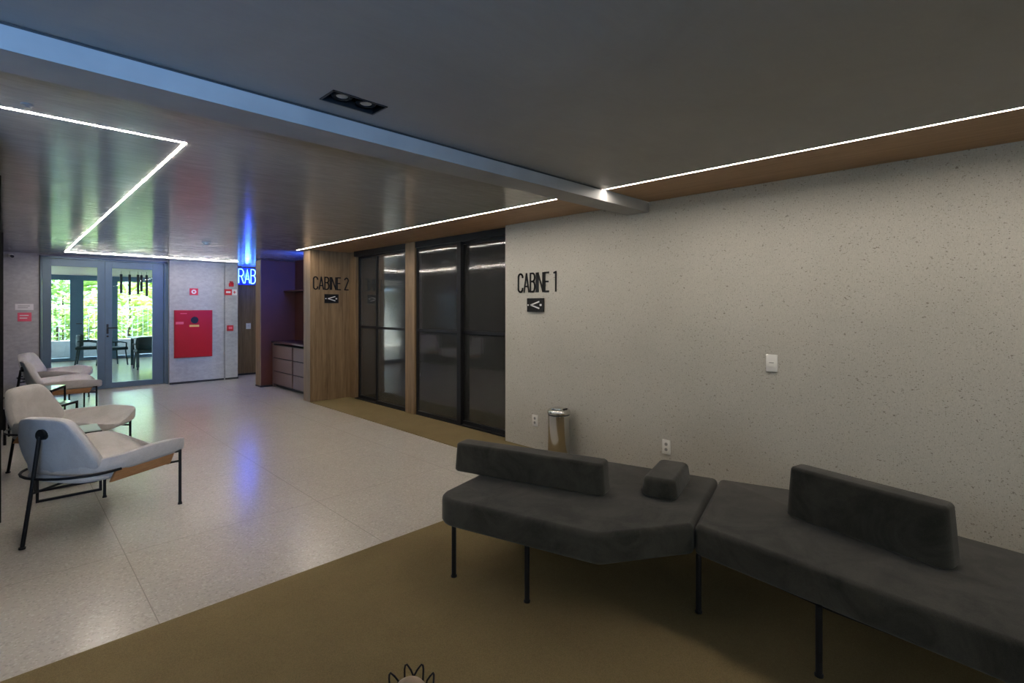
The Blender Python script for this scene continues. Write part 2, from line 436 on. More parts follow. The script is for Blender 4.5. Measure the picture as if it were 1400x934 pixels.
# ------------------------------------------------------------------ LED light lines
def led(label, segs):
    t = thing('led_strip_light', label, 'light strip', (segs[0][0], segs[0][2], HC))
    ch = B(); df = B(); ox, oy = segs[0][0], segs[0][2]
    for x0, x1, y0, y1 in segs:
        add_box(df, x0 - ox, x1 - ox, y0 - oy, y1 - oy, -.0016, -.0002)
    if len(segs) == 1:
        x0, x1, y0, y1 = segs[0]
        for a in (x0 - .0045, x1 + .0005): add_box(ch, a - ox, a + .004 - ox, y0 - oy, y1 - oy, -.003, .004)
    link('diffuser', df, M['led'], t)
    if len(segs) == 1: link('aluminium_channel', ch, M['grey'], t)
    else: ch.free()
    return t
led('straight pinkish white light line along the oak soffit above the benches', [(LX - .007, LX + .006, -4.4, 2.325)])
led('straight pinkish white light line along the oak soffit above the sliding doors', [(LX - .007, LX + .006, 2.56, 8.235)])
led('zigzag pinkish white light line in the glossy ceiling above the lounge chairs',
    [(-3.3, .729, 3.324, 3.336), (.717, .729, 3.336, 11.184), (.717, 3.338, 11.184, 11.196)])

# ------------------------------------------------------------------ recessed downlight
t = thing('recessed_downlight', 'black rectangular recessed downlight with two unlit spots in the ceiling', 'ceiling light', (1.122, 2.139, HC))
bm = B(); a, b, k = .131, .067, .008
for q in ((-a, a, -b, -b + k), (-a, a, b - k, b), (-a, -a + k, -b, b), (a - k, a, -b, b)): add_box(bm, *q, -.004, .06)
link('trim_frame', bm, M['blackp'], t)
box('housing', -a, a, -b, b, .055, .07, M['blackp'], t)
for x in (-.058, .058):
    o = lathe('spot', [(.046, .054), (.046, .012), (.040, .006), (.030, .008), (.027, .022), (0, .024)], M['black'], t, 24, (x, 0, 0))
    lathe('spot_lens', [(.026, .012), (.026, .020), (0, .020), (0, .012), (.026, .012)], M['whitep'], o, 20, (x, 0, 0))

# ceiling devices
t = thing('smoke_detector', 'small round white smoke detector on the ceiling before the blue sign', 'smoke detector', (2.02, 8.13, HC))
lathe('base', [(.055, 0), (.055, -.012), (.045, -.016), (0, -.016)], M['whitep'], t)
lathe('sensor', [(.034, -.016), (.032, -.034), (.02, -.040), (0, -.040)], M['whitep'], t)
t = thing('sprinkler', 'small grey ceiling sprinkler beside the start of the zigzag light line', 'sprinkler', (.075, 3.20, HC))
lathe('escutcheon', [(.022, 0), (.022, -.006), (.012, -.010), (0, -.010)], M['grey'], t, 20)
lathe('sprinkler_head', [(.008, -.008), (.008, -.014), (.015, -.015), (.015, -.017), (0, -.017)], M['grey'], t, 20)
t = thing('security_camera', 'small white security camera high in the far left corner', 'camera', (.085, 11.87, 2.365))
bm = B(); add_box(bm, -.03, .03, -.02, 0, -.03, .03, .005); link('bracket', bm, M['whitep'], t)
bm = B(); add_tube(bm, [(0, -.02, 0), (.01, -.07, -.01)], .028, 14); link('body', bm, M['whitep'], t, True)
bm = B(); add_tube(bm, [(.01, -.068, -.01), (.018, -.10, -.018)], .023, 14); link('lens', bm, M['blackp'], t, True)

# ------------------------------------------------------------------ far glass double door (door_1)
d = bpy.data.objects.new('door_1', None); COL.objects.link(d); d['kind'] = 'structure'
bm = B()
for q in ((.43, .468, 0, 2.40), (2.235, 2.30, 0, 2.40)): add_box(bm, q[0], q[1], 11.93, 12.06, q[2], q[3])
add_box(bm, .43, 2.30, 11.93, 12.06, 2.365, 2.402)
link('door_frame', bm, M['alu'], d)
bm = B(); add_box(bm, .43, .444, 11.86, 11.93, 0, 2.402); link('door_seal', bm, M['dark'], d)
box('threshold', .45, 2.26, 11.90, 12.06, 0.001, .018, M['chrome'], d)
def leaf(x0, x1, g0, g1, zt):
    bm = B()
    add_box(bm, x0, g0, 11.965, 12.015, .02, 2.362, .003); add_box(bm, g1, x1, 11.965, 12.015, .02, 2.362, .003)
    add_box(bm, g0, g1, 11.965, 12.015, .02, .115, .003); add_box(bm, g0, g1, 11.965, 12.015, zt, 2.362, .003)
    lf = link('door_leaf', bm, M['alu'], d)
    box('door_pane', g0 - .005, g1 + .005, 11.987, 11.993, .11, zt + .005, M['doorglass'], lf)
    return lf
leaf(.472, 1.321, .59, 1.217, 2.235)
l2 = leaf(1.324, 2.232, 1.43, 2.05, 2.235)
bm = B(); add_box(bm, 1.345, 1.378, 11.955, 11.965, 1.02, 1.20, .003); add_tube(bm, [(1.361, 11.96, 1.13), (1.361, 11.915, 1.13), (1.375, 11.905, 1.13), (1.50, 11.905, 1.13)], .010, 10)
link('door_handle', bm, M['blackp'], l2, True)
bm = B(); add_tube(bm, [(1.361, 11.97, .975), (1.361, 11.95, .975)], .018, 16); link('lock_cylinder', bm, M['blackp'], l2, True)

# ------------------------------------------------------------------ black framed sliding doors
def sliding(nm, panels, rail=1.19):
    d = bpy.data.objects.new(nm, None); COL.objects.link(d); d['kind'] = 'structure'
    ya = min(p[1] for p in panels); yb = max(p[2] for p in panels)
    box('head_track', DX - .045, DX + .09, ya, yb, HC - .085, HC - .002, M['black'], d)
    box('floor_track', DX - .03, DX + .075, ya, yb, .008, .022, M['black'], d)
    for x, y0, y1, s0, s1 in panels:
        bm = B(); a, b = x - .018, x + .018
        add_box(bm, a, b, y0, y0 + s0, .022, HC - .085); add_box(bm, a, b, y1 - s1, y1, .022, HC - .085)
        add_box(bm, a, b, y0 + s0, y1 - s1, .022, .062); add_box(bm, a, b, y0 + s0, y1 - s1, HC - .115, HC - .085)
        add_box(bm, a, b, y0 + s0, y1 - s1, rail - .018, rail + .018)
        p = link('sliding_panel', bm, M['black'], d)
        box('glass_pane', x - .004, x + .004, y0 + s0 - .004, y1 - s1 + .004, .058, HC - .11, M['cabin'], p)
    return d
sliding('door_2', [(DX + .055, 7.10, 7.80, .04, .035), (DX - .01, 6.285, 7.135, .03, .035)])
sliding('door_3', [(DX - .01, 5.055, 6.035, .075, .035), (DX + .05, 4.14, 5.14, .03, .06)])
# a white chair and a desk dimly seen inside the near cabin
t = thing('cabin_chair', 'white shell chair dimly visible behind the smoked glass of the near cabin', 'chair', (4.62, 5.06, .007), math.radians(200))
bm = B(); add_box(bm, -.22, .22, -.22, .22, .43, .46, .012); link('seat', bm, M['whitep'], t, True)
bm = B(); add_box(bm, -.24, -.21, -.22, .22, .46, .84, .012, mtx=Matrix.Rotation(-.1, 4, 'Y')); link('backrest', bm, M['whitep'], t, True)
for x in (-.18, .18):
    for y in (-.18, .18): tube('leg', [(x, y, .435), (x * 1.15, y * 1.15, 0)], .012, M['black'], t)
t = thing('cabin_desk', 'blue topped desk dimly visible behind the smoked glass', 'desk', (5.7, 5.35, .007))
bm = B(); add_box(bm, -.3, .3, -.6, .6, .72, .75, .004); link('desk_top', bm, M['desk'], t)
bm = B(); add_box(bm, -.28, .28, -.6, -.57, 0, .72); link('side_panel', bm, M['desk'], t)
bm = B(); add_box(bm, -.28, .28, .57, .6, 0, .72); link('side_panel', bm, M['desk'], t)
bm = B(); add_box(bm, .24, .27, -.57, .57, .2, .72); link('back_panel', bm, M['desk'], t)

# ------------------------------------------------------------------ stroke lettering
def arc(cx, cy, rx, ry, a0, a1, n=8):
    return [(cx + rx * math.cos(math.radians(a0 + (a1 - a0) * k / n)), cy + ry * math.sin(math.radians(a0 + (a1 - a0) * k / n))) for k in range(n + 1)]
G = {  # unit height glyphs, (width, strokes)
 'C': (.36, [[(.36, .80)] + arc(.18, .82, .18, .18, 0, 180) + arc(.18, .18, .18, .18, 180, 360) + [(.36, .20)]]),
 'A': (.40, [[(0, 0), (.2, 1), (.4, 0)], [(.07, .30), (.33, .30)]]),
 'B': (.36, [[(0, 0), (0, 1), (.18, 1)] + arc(.18, .78, .17, .22, 90, -90)[1:] + [(0, .56)], [(.18, .56)] + arc(.18, .28, .18, .28, 90, -90) + [(0, 0)]]),
 'I': (.0, [[(0, 0), (0, 1)]]),
 'N': (.40, [[(0, 0), (0, 1), (.4, 0), (.4, 1)]]),
 'E': (.30, [[(.3, 0), (0, 0), (0, 1), (.3, 1)], [(0, .52), (.26, .52)]]),
 '1': (.14, [[(0, .96), (.14, 1), (.14, 0)]]),
 '2': (.34, [arc(.17, .80, .17, .20, 165, -25) + [(0, 0), (.34, 0)]]),
 'R': (.40, [[(0, 0), (0, 1), (.2, 1)] + arc(.2, .75, .19, .25, 90, -90)[1:] + [(0, .5)], [(.2, .5), (.4, 0)]]),
 ' ': (.16, []),
}
def add_bar_path(bm, pts, w, d0, d1, place):
    """flat bar strokes; place(u, v, depth) -> world point"""
    for (a, b) in zip(pts, pts[1:]):
        a = Vector(a); b = Vector(b); t = (b - a)
        if t.length < 1e-6: continue
        t.normalize(); n = Vector((-t.y, t.x)) * w / 2; e = t * w * .35
        q = [a - e + n, a - e - n, b + e - n, b + e + n]
        lo = [bm.verts.new(place(p.x, p.y, d0)) for p in q]; hi = [bm.verts.new(place(p.x, p.y, d1)) for p in q]
        bm.faces.new(lo); bm.faces.new(hi[::-1])
        for i in range(4): bm.faces.new((lo[i], lo[(i + 1) % 4], hi[(i + 1) % 4], hi[i]))
def lettering(name, txt, H, W, place_at, mat, w, gap=.13, label=None, cat=None):
    """one thing, one part per letter"""
    tot = sum(G[c][0] + gap for c in txt) - gap
    kx = W / tot
    t = thing(name, label, cat, place_at(0, 0, 0))
    org = Vector(place_at(0, 0, 0)); x = 0
    for c in txt:
        gw, strokes = G[c]
        if strokes:
            bm = B()
            for s in strokes:
                add_bar_path(bm, [((x + p[0]) * kx, p[1] * H) for p in s], w, 0.0, .007, lambda u, v, dd: Vector(place_at(u, v, dd)) - org)
            link('letter', bm, mat, t)
        x += gw + gap
    return t
lettering('wall_lettering', 'CABINE 1', .195, .535, lambda u, v, d: (RX - .001 - d, 3.925 - u, 1.672 + v), M['black'], .0175,
          label='black lettering reading CABINE 1 on the speckled right wall', cat='lettering')
lettering('wall_lettering', 'CABINE 2', .195, .59, lambda u, v, d: (3.505 + u, 8.019 - d, 1.80 + v), M['black'], .019,
          label='black lettering reading CABINE 2 on the oak partition', cat='lettering')
# black plaques with a white mark: a V lying on its side between two dots
def plaque(label, place, W, H):
    o = Vector(place(0, 0, 0)); P = lambda u, v, d: Vector(place(u, v, d)) - o
    t = thing('sign_plaque', label, 'sign', o)
    def slab_(name, u0, u1, v0, v1, d0, d1, mat, par):
        bm = B(); c = [P(u, v, d_) for d_ in (d0, d1) for u, v in ((u0, v0), (u1, v0), (u1, v1), (u0, v1))]
        vs = [bm.verts.new(q) for q in c]
        for f in ((0, 1, 2, 3), (7, 6, 5, 4), (0, 4, 5, 1), (1, 5, 6, 2), (2, 6, 7, 3), (3, 7, 4, 0)): bm.faces.new([vs[i] for i in f])
        return link(name, bm, mat, par)
    slab_('backing_plate', -W / 2, W / 2, -H / 2, H / 2, .004, .018, M['black'], t)
    for s in (-1, 1):
        bm = B(); add_bar_path(bm, [(-.26 * W, 0), (.24 * W, s * .24 * H)], .014, .018, .020, P); link('sign_mark', bm, M['label'], t)
    for u, r in ((.34 * W, .010), (-.42 * W, .007)):
        bm = B(); add_bar_path(bm, [(u - r * .6, 0), (u + r * .6, 0)], 2 * r, .018, .020, P)
        link('sign_dot', bm, M['label'], t)
    return t
plaque('small black plaque on the speckled right wall, white mark, under CABINE one lettering', lambda u, v, d: (RX - d, 3.665 - u, 1.53 + v), .235, .145)
plaque('small black plaque on the oak partition, pale mark, under CABINE two lettering', lambda u, v, d: (3.80 + u, 8.02 - d, 1.65 + v), .235, .145)

# neon sign RAB on the oak wall
t = thing('neon_sign', 'glowing blue neon sign reading RAB on the oak wall near the ceiling', 'neon sign', (3.70, 12.36, 2.05))
x = 0
for c in 'RAB':
    gw, strokes = G[c]
    for s in strokes:
        pts = [(x + p[0] * .25, -.035, p[1] * .315) for p in s]
        tube('neon_letter', pts, .0095, M['neon'], t, 8)
    x += gw * .25 + .028
bm = B(); add_box(bm, -.03, .37, -.022, -.016, -.04, .345, .002); link('halo_backing', bm, M['halo_blue'], t)  # added acrylic plate, its blue stands for the letters' halo on the oak
for x in (.0, .178, .29): tube('standoff', [(x, 0, .31), (x, -.03, .31)], .004, M['black'], t, 6)

# ------------------------------------------------------------------ electrical plates on the walls
def plate(label, cat, name, face, u, z, w, h, kind, mat=None):
    """face 'x': on the right wall, looking to -X; face 'y': on a wall looking to -Y at that Y"""
    if face[0] == 'x': t = thing(name, label, cat, (face[1], u, z), -PI / 2)
    else: t = thing(name, label, cat, (u, face[1], z), 0)
    bm = B(); add_box(bm, -w / 2, w / 2, -.010, 0, -h / 2, h / 2, .003); link('cover_plate', bm, mat or M['whitep'], t, True)
    if kind == 'switch':
        bm = B(); add_box(bm, -w * .28, w * .28, -.013, -.010, -h * .22, h * .10, .001); link('rocker', bm, M['whitep'], t)
        bm = B(); add_box(bm, -w * .2, w * .2, -.0135, -.010, h * .005, h * .05); link('keyhole', bm, M['grey'], t)
    else:
        for dz in (h * .2, -h * .17):
            bm = B(); add_tube(bm, [(0, -.0105, dz), (0, -.0125, dz)], w * .2, 6); link('socket', bm, M['grey'], t)
    return t
plate('white switch plate on the right wall above the benches', 'light switch', 'light_switch', ('x', RX), 1.321, 1.095, .078, .124, 'switch')
plate('white double outlet on the right wall above the small cushion', 'outlet', 'wall_outlet', ('x', RX), 2.162, .318, .075, .122, 'outlet')
plate('white double outlet left of the steel bin, below CABINE 1', 'outlet', 'wall_outlet', ('x', RX), 3.676, .306, .078, .122, 'outlet')
plate('white switch plate on the oak wall below the blue sign', 'light switch', 'light_switch', ('y', 12.36), 3.91, 1.09, .10, .13, 'switch')

# ------------------------------------------------------------------ fire equipment on the far wall
t = thing('fire_hose_cabinet', 'big red fire hose cabinet with round black window on the far wall', 'fire hose cabinet', (2.375, 11.82, .51))
W, H = .667, .943
bm = B(); add_box(bm, 0, W, -.035, 0, 0, H, .004); link('body', bm, M['red'], t)
bm = B(); add_box(bm, .018, W - .018, -.045, -.035, .018, H - .018, .003); dr = link('door', bm, M['red'], t)
bm = B(); add_tube(bm, [(.345, -.044, .745), (.345, -.051, .745)], .068, 28); link('round_window', bm, M['blackp'], dr, True)
bm = B(); add_box(bm, .255, .425, -.047, -.045, .61, .65); link('warning_label', bm, M['yellow'], dr)
bm = B(); add_box(bm, .02, .155, -.047, -.045, .665, .715); link('instruction_label', bm, M['pink'], dr)
bm = B(); add_tube(bm, [(.14, -.044, .905), (.14, -.047, .905)], .001, 3)
bm.free()
o = box('brand_label', .10, .21, -.047, -.045, .87, .885, M['pink'], dr)
t = thing('fire_hose_sign', 'small square red and white fire hose sign above the red cabinet', 'sign', (2.716, 11.82, 1.824))
bm = B(); add_box(bm, -.075, .075, -.006, 0, -.068, .068, .002); link('sign_board', bm, M['redp'], t)
bm = B(); add_tube(bm, [(0, -.0055, 0), (0, -.0075, 0)], .044, 20); link('hose_symbol', bm, M['label'], t)
bm = B(); add_tube(bm, [(0, -.0075, 0), (0, -.009, 0)], .018, 16); link('hose_hub', bm, M['redp'], t)
t = thing('alarm_siren', 'small dark red alarm siren above the long red and white sign', 'alarm', (3.40, 11.82, 2.0))
bm = B(); add_box(bm, -.045, .045, -.03, 0, -.055, .02, .006); link('base', bm, M['redp'], t)
bm = B(); add_tube(bm, [(0, -.03, .01), (0, -.05, .012)], .036, 18); add_tube(bm, [(0, -.02, .0), (0, -.02, .06)], .032, 16); link('sounder', bm, M['red'], t, True)
t = thing('fire_alarm_sign', 'long red and white fire alarm sign between siren and call point', 'sign', (3.388, 11.82, 1.83))
bm = B(); add_box(bm, -.115, .028, -.005, 0, -.062, .062, .001); link('sign_board', bm, M['redp'], t)
bm = B(); add_box(bm, .028, .125, -.005, 0, -.062, .062, .001); link('sign_board', bm, M['label'], t)
bm = B(); add_box(bm, -.085, .0, -.007, -.005, -.02, .02); link('sign_symbol', bm, M['label'], t)
bm = B(); add_bar_path(bm, [(.055, 0), (.10, 0)], .014, .005, .007, lambda u, v, q: (u, -q, v)); add_bar_path(bm, [(.078, -.024), (.078, .024)], .014, .005, .007, lambda u, v, q: (u, -q, v))
link('sign_symbol', bm, M['redp'], t)
t = thing('fire_call_point', 'red manual call point with pale push plate, low on the narrow wall', 'call point', (3.375, 11.82, 1.075))
bm = B(); add_box(bm, -.06, .06, -.045, 0, -.06, .06, .008); link('housing', bm, M['red'], t, True)
bm = B(); add_box(bm, -.034, .034, -.048, -.045, -.02, .03, .001); link('push_plate', bm, M['pink'], t)
def sheet(label, mat, x0, x1, z0, z1, mark, nm):
    t = thing(nm, label, 'sign', ((x0 + x1) / 2, 11.87, (z0 + z1) / 2)); w, h = (x1 - x0) / 2, (z1 - z0) / 2
    bm = B(); add_box(bm, -w, w, -.006, 0, -h, h, .001); link('sign_board', bm, mat, t)
    for i in range(2):
        bm = B(); add_box(bm, -w * .7, w * (.6 - .2 * i), -.0075, -.006, h * (.25 - .6 * i), h * (.45 - .6 * i)); link('text_line', bm, mark, t)
sheet('small white notice on the far wall left of the glass door', M['label'], .135, .36, 1.463, 1.566, M['grey'], 'wall_notice')
sheet('small red notice under the white one, left of the glass door', M['pink'], .165, .335, 1.273, 1.42, M['label'], 'wall_notice')

# ------------------------------------------------------------------ niche furniture
def drawer_unit(y0, y1, label):
    t = thing('drawer_cabinet', label, 'cabinet', (3.65, y0, 0)); L = y1 - y0
    bm = B(); add_box(bm, .02, .43, 0, L, .05, .80); add_box(bm, .06, .43, 0, L, 0, .05); link('carcass', bm, M['dark'], t)
    zs = [.055, .305, .555, .80]
    for i in range(3):
        bm = B(); add_box(bm, 0, .02, .035, L - .012, zs[i] + .006, zs[i + 1] - .012, .002); link('drawer_front', bm, M['mauve'], t)
    return t
drawer_unit(8.275, 9.21, 'mauve three drawer cabinet beside the oak partition')
drawer_unit(9.21, 10.14, 'mauve three drawer cabinet against the rust coloured niche wall')
box_o = box('countertop', 3.635, 4.088, 8.275, 10.205, .835, .868, M['counter'], None, .003); tag(box_o, 'dark worktop lying over the mauve drawer cabinets', 'worktop')
box_o = box('filler_panel', 3.66, 4.08, 10.14, 10.205, 0.0, .834, M['mauve']); tag(box_o, 'narrow mauve filler strip between drawers and niche wall', 'panel')
box_o = box('wall_shelf', 3.87, 4.09, 8.275, 10.205, 1.81, 1.835, M['rustd'], None, .002); tag(box_o, 'rust coloured shelf high on the niche back wall', 'shelf')
t = thing('faucet', 'small chrome faucet at the back of the dark worktop', 'faucet', (4.0, 8.50, .868))
lathe('base', [(.025, 0), (.025, .012), (.014, .02), (0, .02)], M['chrome'], t, 20)
pts = [(0, 0, .01), (0, 0, .20)] + [(-.045 + .045 * math.cos(a), 0, .20 + .045 * math.sin(a)) for a in [k * PI / 8 for k in range(1, 9)]] + [(-.09, 0, .17)]
tube('spout', pts, .009, M['chrome'], t)
tube('lever', [(0, .012, .06), (0, .05, .085)], .006, M['chrome'], t)

# ------------------------------------------------------------------ steel bin
t = thing('trash_bin', 'round polished steel bin standing against the right wall', 'bin', (3.86, 3.235, 0.008))
lathe('body', [(0, 0), (.105, 0), (.108, .006), (.108, .445), (.104, .450), (0, .450)], M['steel'], t, 48)
lathe('black_band', [(.104, .448), (.109, .450), (.109, .457), (.104, .459)], M['blackp'], t, 48)
lathe('lid', [(.105, .458), (.113, .460), (.115, .470), (.112, .488), (.100, .500), (.070, .505), (0, .505)], M['steel'], t, 48)
bm = B(); add_lathe(bm, [(.070, .505), (.068, .515), (.050, .519), (0, .520)], 32, (-.01, 0, 0)); link('lid_flap', bm, M['chrome'], t, True)
bm = B(); add_box(bm, -.02, .03, -.085, -.070, .50, .518, .003); link('lid_hinge', bm, M['blackp'], t)

# ------------------------------------------------------------------ benches
CZ = .008
def leg(par, x, y, z1=.285, r=.013):
    bm = B(); add_lathe(bm, [(0, 0), (r + .004, 0), (r + .004, .008), (r, .012), (r, z1), (0, z1)], 16, (x, y, 0)); link('leg', bm, M['black'], par, True)
def bench_frame(par, pts):
    bm = B(); c = sum((Vector(p) for p in pts), Vector((0, 0))) / len(pts)
    pts = [tuple(c + (Vector(p) - c) * .88) for p in pts]
    for a, b in zip(pts, pts[1:] + pts[:1]):
        a = Vector(a); b = Vector(b); t = (b - a).normalized(); n = Vector((-t.y, t.x)) * .012
        q = [a + n, a - n, b - n, b + n]
        lo = [bm.verts.new((p.x, p.y, .262)) for p in q]; hi = [bm.verts.new((p.x, p.y, .284)) for p in q]
        bm.faces.new(lo); bm.faces.new(hi)
        for i in range(4): bm.faces.new((lo[i], lo[(i + 1) % 4], hi[(i + 1) % 4], hi[i]))
    link('under_frame', bm, M['black'], par)
t = thing('upholstered_bench', 'dark grey upholstered bench module with chamfered corner and long low backrest', 'bench', (0, 0, CZ))
slab('seat', [(1.715, 2.365), (1.975, 1.415), (2.40, 1.155), (3.168, 1.362), (2.83, 2.65)], .285 - CZ, .437 - CZ, .028, M['bench'], t, r=[.13, .07, .034, .034, .12])
slab('backrest', [(2.075, 2.640), (2.372, 1.668), (2.528, 1.712), (2.232, 2.685)], .438 - CZ, .620 - CZ, .018, M['bench'], t, r=.045, taper=.014)
slab('armrest', [(2.545, 1.545), (2.598, 1.345), (3.020, 1.46), (2.965, 1.66)], .438 - CZ, .548 - CZ, .024, M['bench'], t, r=.055, taper=.016)
for x, y in ((1.775, 2.245), (1.885, 1.79), (2.78, 2.50), (3.06, 1.50)): leg(t, x, y)
bench_frame(t, [(1.775, 2.245), (1.885, 1.79), (2.05, 1.45), (2.62, 1.30), (3.06, 1.50), (2.78, 2.50)])
t = thing('upholstered_bench', 'dark grey upholstered bench module with tall upright backrest, running out of frame', 'bench', (0, 0, CZ))
slab('seat', [(2.403, 1.151), (2.18, -.95), (3.02, -.95), (3.285, .98), (3.172, 1.355)], .285 - CZ, .437 - CZ, .028, M['bench'], t, r=[.034, .1, .1, .10, .034])
slab('backrest', [(2.835, .885), (2.685, .215), (2.835, .185), (2.985, .85)], .438 - CZ, .690 - CZ, .018, M['bench'], t, r=.05, taper=.020)
for x, y in ((2.415, 1.135), (2.345, .596), (3.10, 1.10), (3.10, .1), (2.28, -.7), (2.95, -.8)): leg(t, x, y)
bench_frame(t, [(2.425, 1.10), (2.345, .596), (2.28, -.7), (2.95, -.8), (3.10, .1), (3.10, 1.10)])

# ------------------------------------------------------------------ lounge chairs
def subsurf(o, lv=2):
    m = o.modifiers.new('s', 'SUBSURF'); m.levels = lv; m.render_levels = lv
def loft(rings, cap=True):
    bm = B(); R = [[bm.verts.new(p) for p in r] for r in rings]; n = len(R[0])
    for a, b in zip(R, R[1:]):
        for k in range(n): bm.faces.new((a[k], a[(k + 1) % n], b[(k + 1) % n], b[k]))
    if cap: bm.faces.new(R[0][::-1]); bm.faces.new(R[-1])
    return bm
def lerp(a, b, t): return a + (b - a) * t
def make_lounge():
    t = thing('lounge_chair', '', 'armchair')
    # seat cushion: dished, with raised side lips
    rings = []
    for i in range(9):
        x = lerp(-.24, .512, i / 8)
        e = (1.0 - .05 * max(0, (i - 6) / 2) ** 2) * (.66, .86, .97, 1, 1, 1, 1, 1, 1)[i]
        hw = .368 * e
        ring = []
        ss = [-1, -.86, -.62, -.3, 0, .3, .62, .86, 1]
        for s in ss:
            lift = .135 * abs(s) ** 2.6
            rise = .025 * math.sin(PI * max(0, min(1, (x + .15) / .6)))
            z = .400 + lift + rise * abs(s) - (.012 if abs(s) == 1 else 0) + (.02 if i >= 5 and s > .5 else 0)
            if i == 8: z -= .022
            ring.append((x + (.0 if i < 8 else .0), s * hw, z))
        for s in ss[::-1]:
            z = .395 if abs(s) > .7 else .372
            if i == 8: z += .012
            ring.append((x, s * hw * (.985), z))
        rings.append(ring)
    o = link('seat', loft(rings), M['boucle'], t, True); subsurf(o)
    # seat body under the cushion
    rings = []
    for x, hw, z0 in ((-.24, .20, .36), (-.20, .27, .345), (-.08, .325, .338), (.20, .325, .338), (.36, .31, .35), (.385, .29, .36)):
        rings.append([(x, -hw, .405), (x, -hw, lerp(.405, z0, .55)), (x, -hw + .03, z0), (x, 0, z0 - .005), (x, hw - .03, z0), (x, hw, lerp(.405, z0, .55)), (x, hw, .405), (x, 0, .40)])
    o = link('seat_pan', loft(rings), M['boucle'], t, True); subsurf(o, 1)
    # wrap-around backrest
    rings = []
    for i, (z, hw, xc, wrap, th) in enumerate(((.350, .19, -.215, .03, .05), (.375, .245, -.225, .05, .09), (.46, .322, -.250, .075, .115), (.56, .302, -.268, .040, .105), (.68, .252, -.285, .010, .095), (.755, .205, -.300, .0, .085), (.785, .165, -.308, .0, .04))):
        ring = []
        ss = [-1, -.8, -.5, 0, .5, .8, 1]
        for s in ss: ring.append((xc + wrap * abs(s) ** 2.0, s * hw, z))
        for s in ss[::-1]:
            k = .93 if abs(s) == 1 else .95
            ring.append((xc + th + wrap * abs(s) ** 2.0 * .9 - (th * .35 if abs(s) == 1 else 0), s * hw * k, z + .012))
        rings.append(ring)
    o = link('backrest', loft(rings), M['boucle'], t, True); subsurf(o)
    # wooden side panels
    for s in (-1, 1):
        bm = B(); y0, y1 = (.326, .341) if s > 0 else (-.341, -.326)
        q = [(-.09, .412), (.375, .412), (.335, .335), (-.13, .345)]
        a = [bm.verts.new((x, y0, z)) for x, z in q]; b = [bm.verts.new((x, y1, z)) for x, z in q]
        bm.faces.new(a); bm.faces.new(b)
        for i in range(4): bm.faces.new((a[i], a[(i + 1) % 4], b[(i + 1) % 4], b[i]))
        link('side_panel', bm, M['panelw'], t)
    # steel rod ring around the back
    pts = [(-.06, -.345, .415)]
    for k in range(13):
        a = math.radians(-100 - 160 * k / 12)
        pts.append((-.09 + .255 * math.cos(a), .332 * math.sin(a) * (1.0 - .12 * max(0, math.sin(a))), .414))
    pts += [(-.06, .345, .415)]
    tube('frame_ring', pts, .0085, M['black'], t, 8)
    # legs
    for s in (-1, 1):
        bm = B(); add_lathe(bm, [(0, 0), (.016, 0), (.013, .012), (.0105, .02), (.0105, .415), (0, .415)], 12, (.413, .349 * s, 0))
        add_tube(bm, [(.413, .349 * s, .405), (.37, .34 * s, .408)], .008, 8); add_tube(bm, [(.413, .349 * s, .33), (.33, .333 * s, .338)], .008, 8)
        link('front_leg', bm, M['black'], t, True)
    bm = B(); add_tube(bm, [(-.41, 0, .0), (-.408, 0, .012), (-.352, 0, .38), (-.312, 0, .676)], .0115, 10); add_tube(bm, [(-.41, 0, 0), (-.409, 0, .012)], .018, 12)
    link('rear_leg', bm, M['black'], t, True)
    bm = B(); add_tube(bm, [(-.312, 0, .686), (-.280, 0, .682)], .034, 20); link('back_disc', bm, M['black'], t, True)
    bm = B(); add_tube(bm, [(-.360, 0, .325), (-.12, -.02, .345), (.33, -.333, .336)], .008, 8); add_tube(bm, [(-.12, -.02, .345), (.33, .333, .336)], .008, 8)
    link('stretcher', bm, M['black'], t, True)
    return t
lounge0 = make_lounge(); _first = [True]
def dup(root, **kw):
    r = root.copy(); COL.objects.link(r)
    for c in [o for o in bpy.data.objects if o.parent == root]:
        k = c.copy(); COL.objects.link(k); k.parent = r
        for g in [o for o in bpy.data.objects if o.parent == c]:
            h = g.copy(); COL.objects.link(h); h.parent = k
    return r
LC = [(.421, 4.63, 34, 'off-white lounge chair nearest the camera, seen from behind, round black disc on its back'),
      (.36, 6.286, -36, 'off-white lounge chair facing the camera, second from the near end of the row'),
      (.47, 9.42, 6, 'off-white lounge chair third along the row, black disc on its back, before the nested tables'),
      (.50, 11.02, -25, 'off-white lounge chair farthest from the camera, beside the glass door')]
for i, (x, y, a, lab) in enumerate(LC):
    r = lounge0 if i == 0 else dup(lounge0)
    r.location = (x, y, 0); r.rotation_euler = (0, 0, math.radians(a)); r['label'] = lab; r['group'] = 'lounge chairs along the terrace glazing'

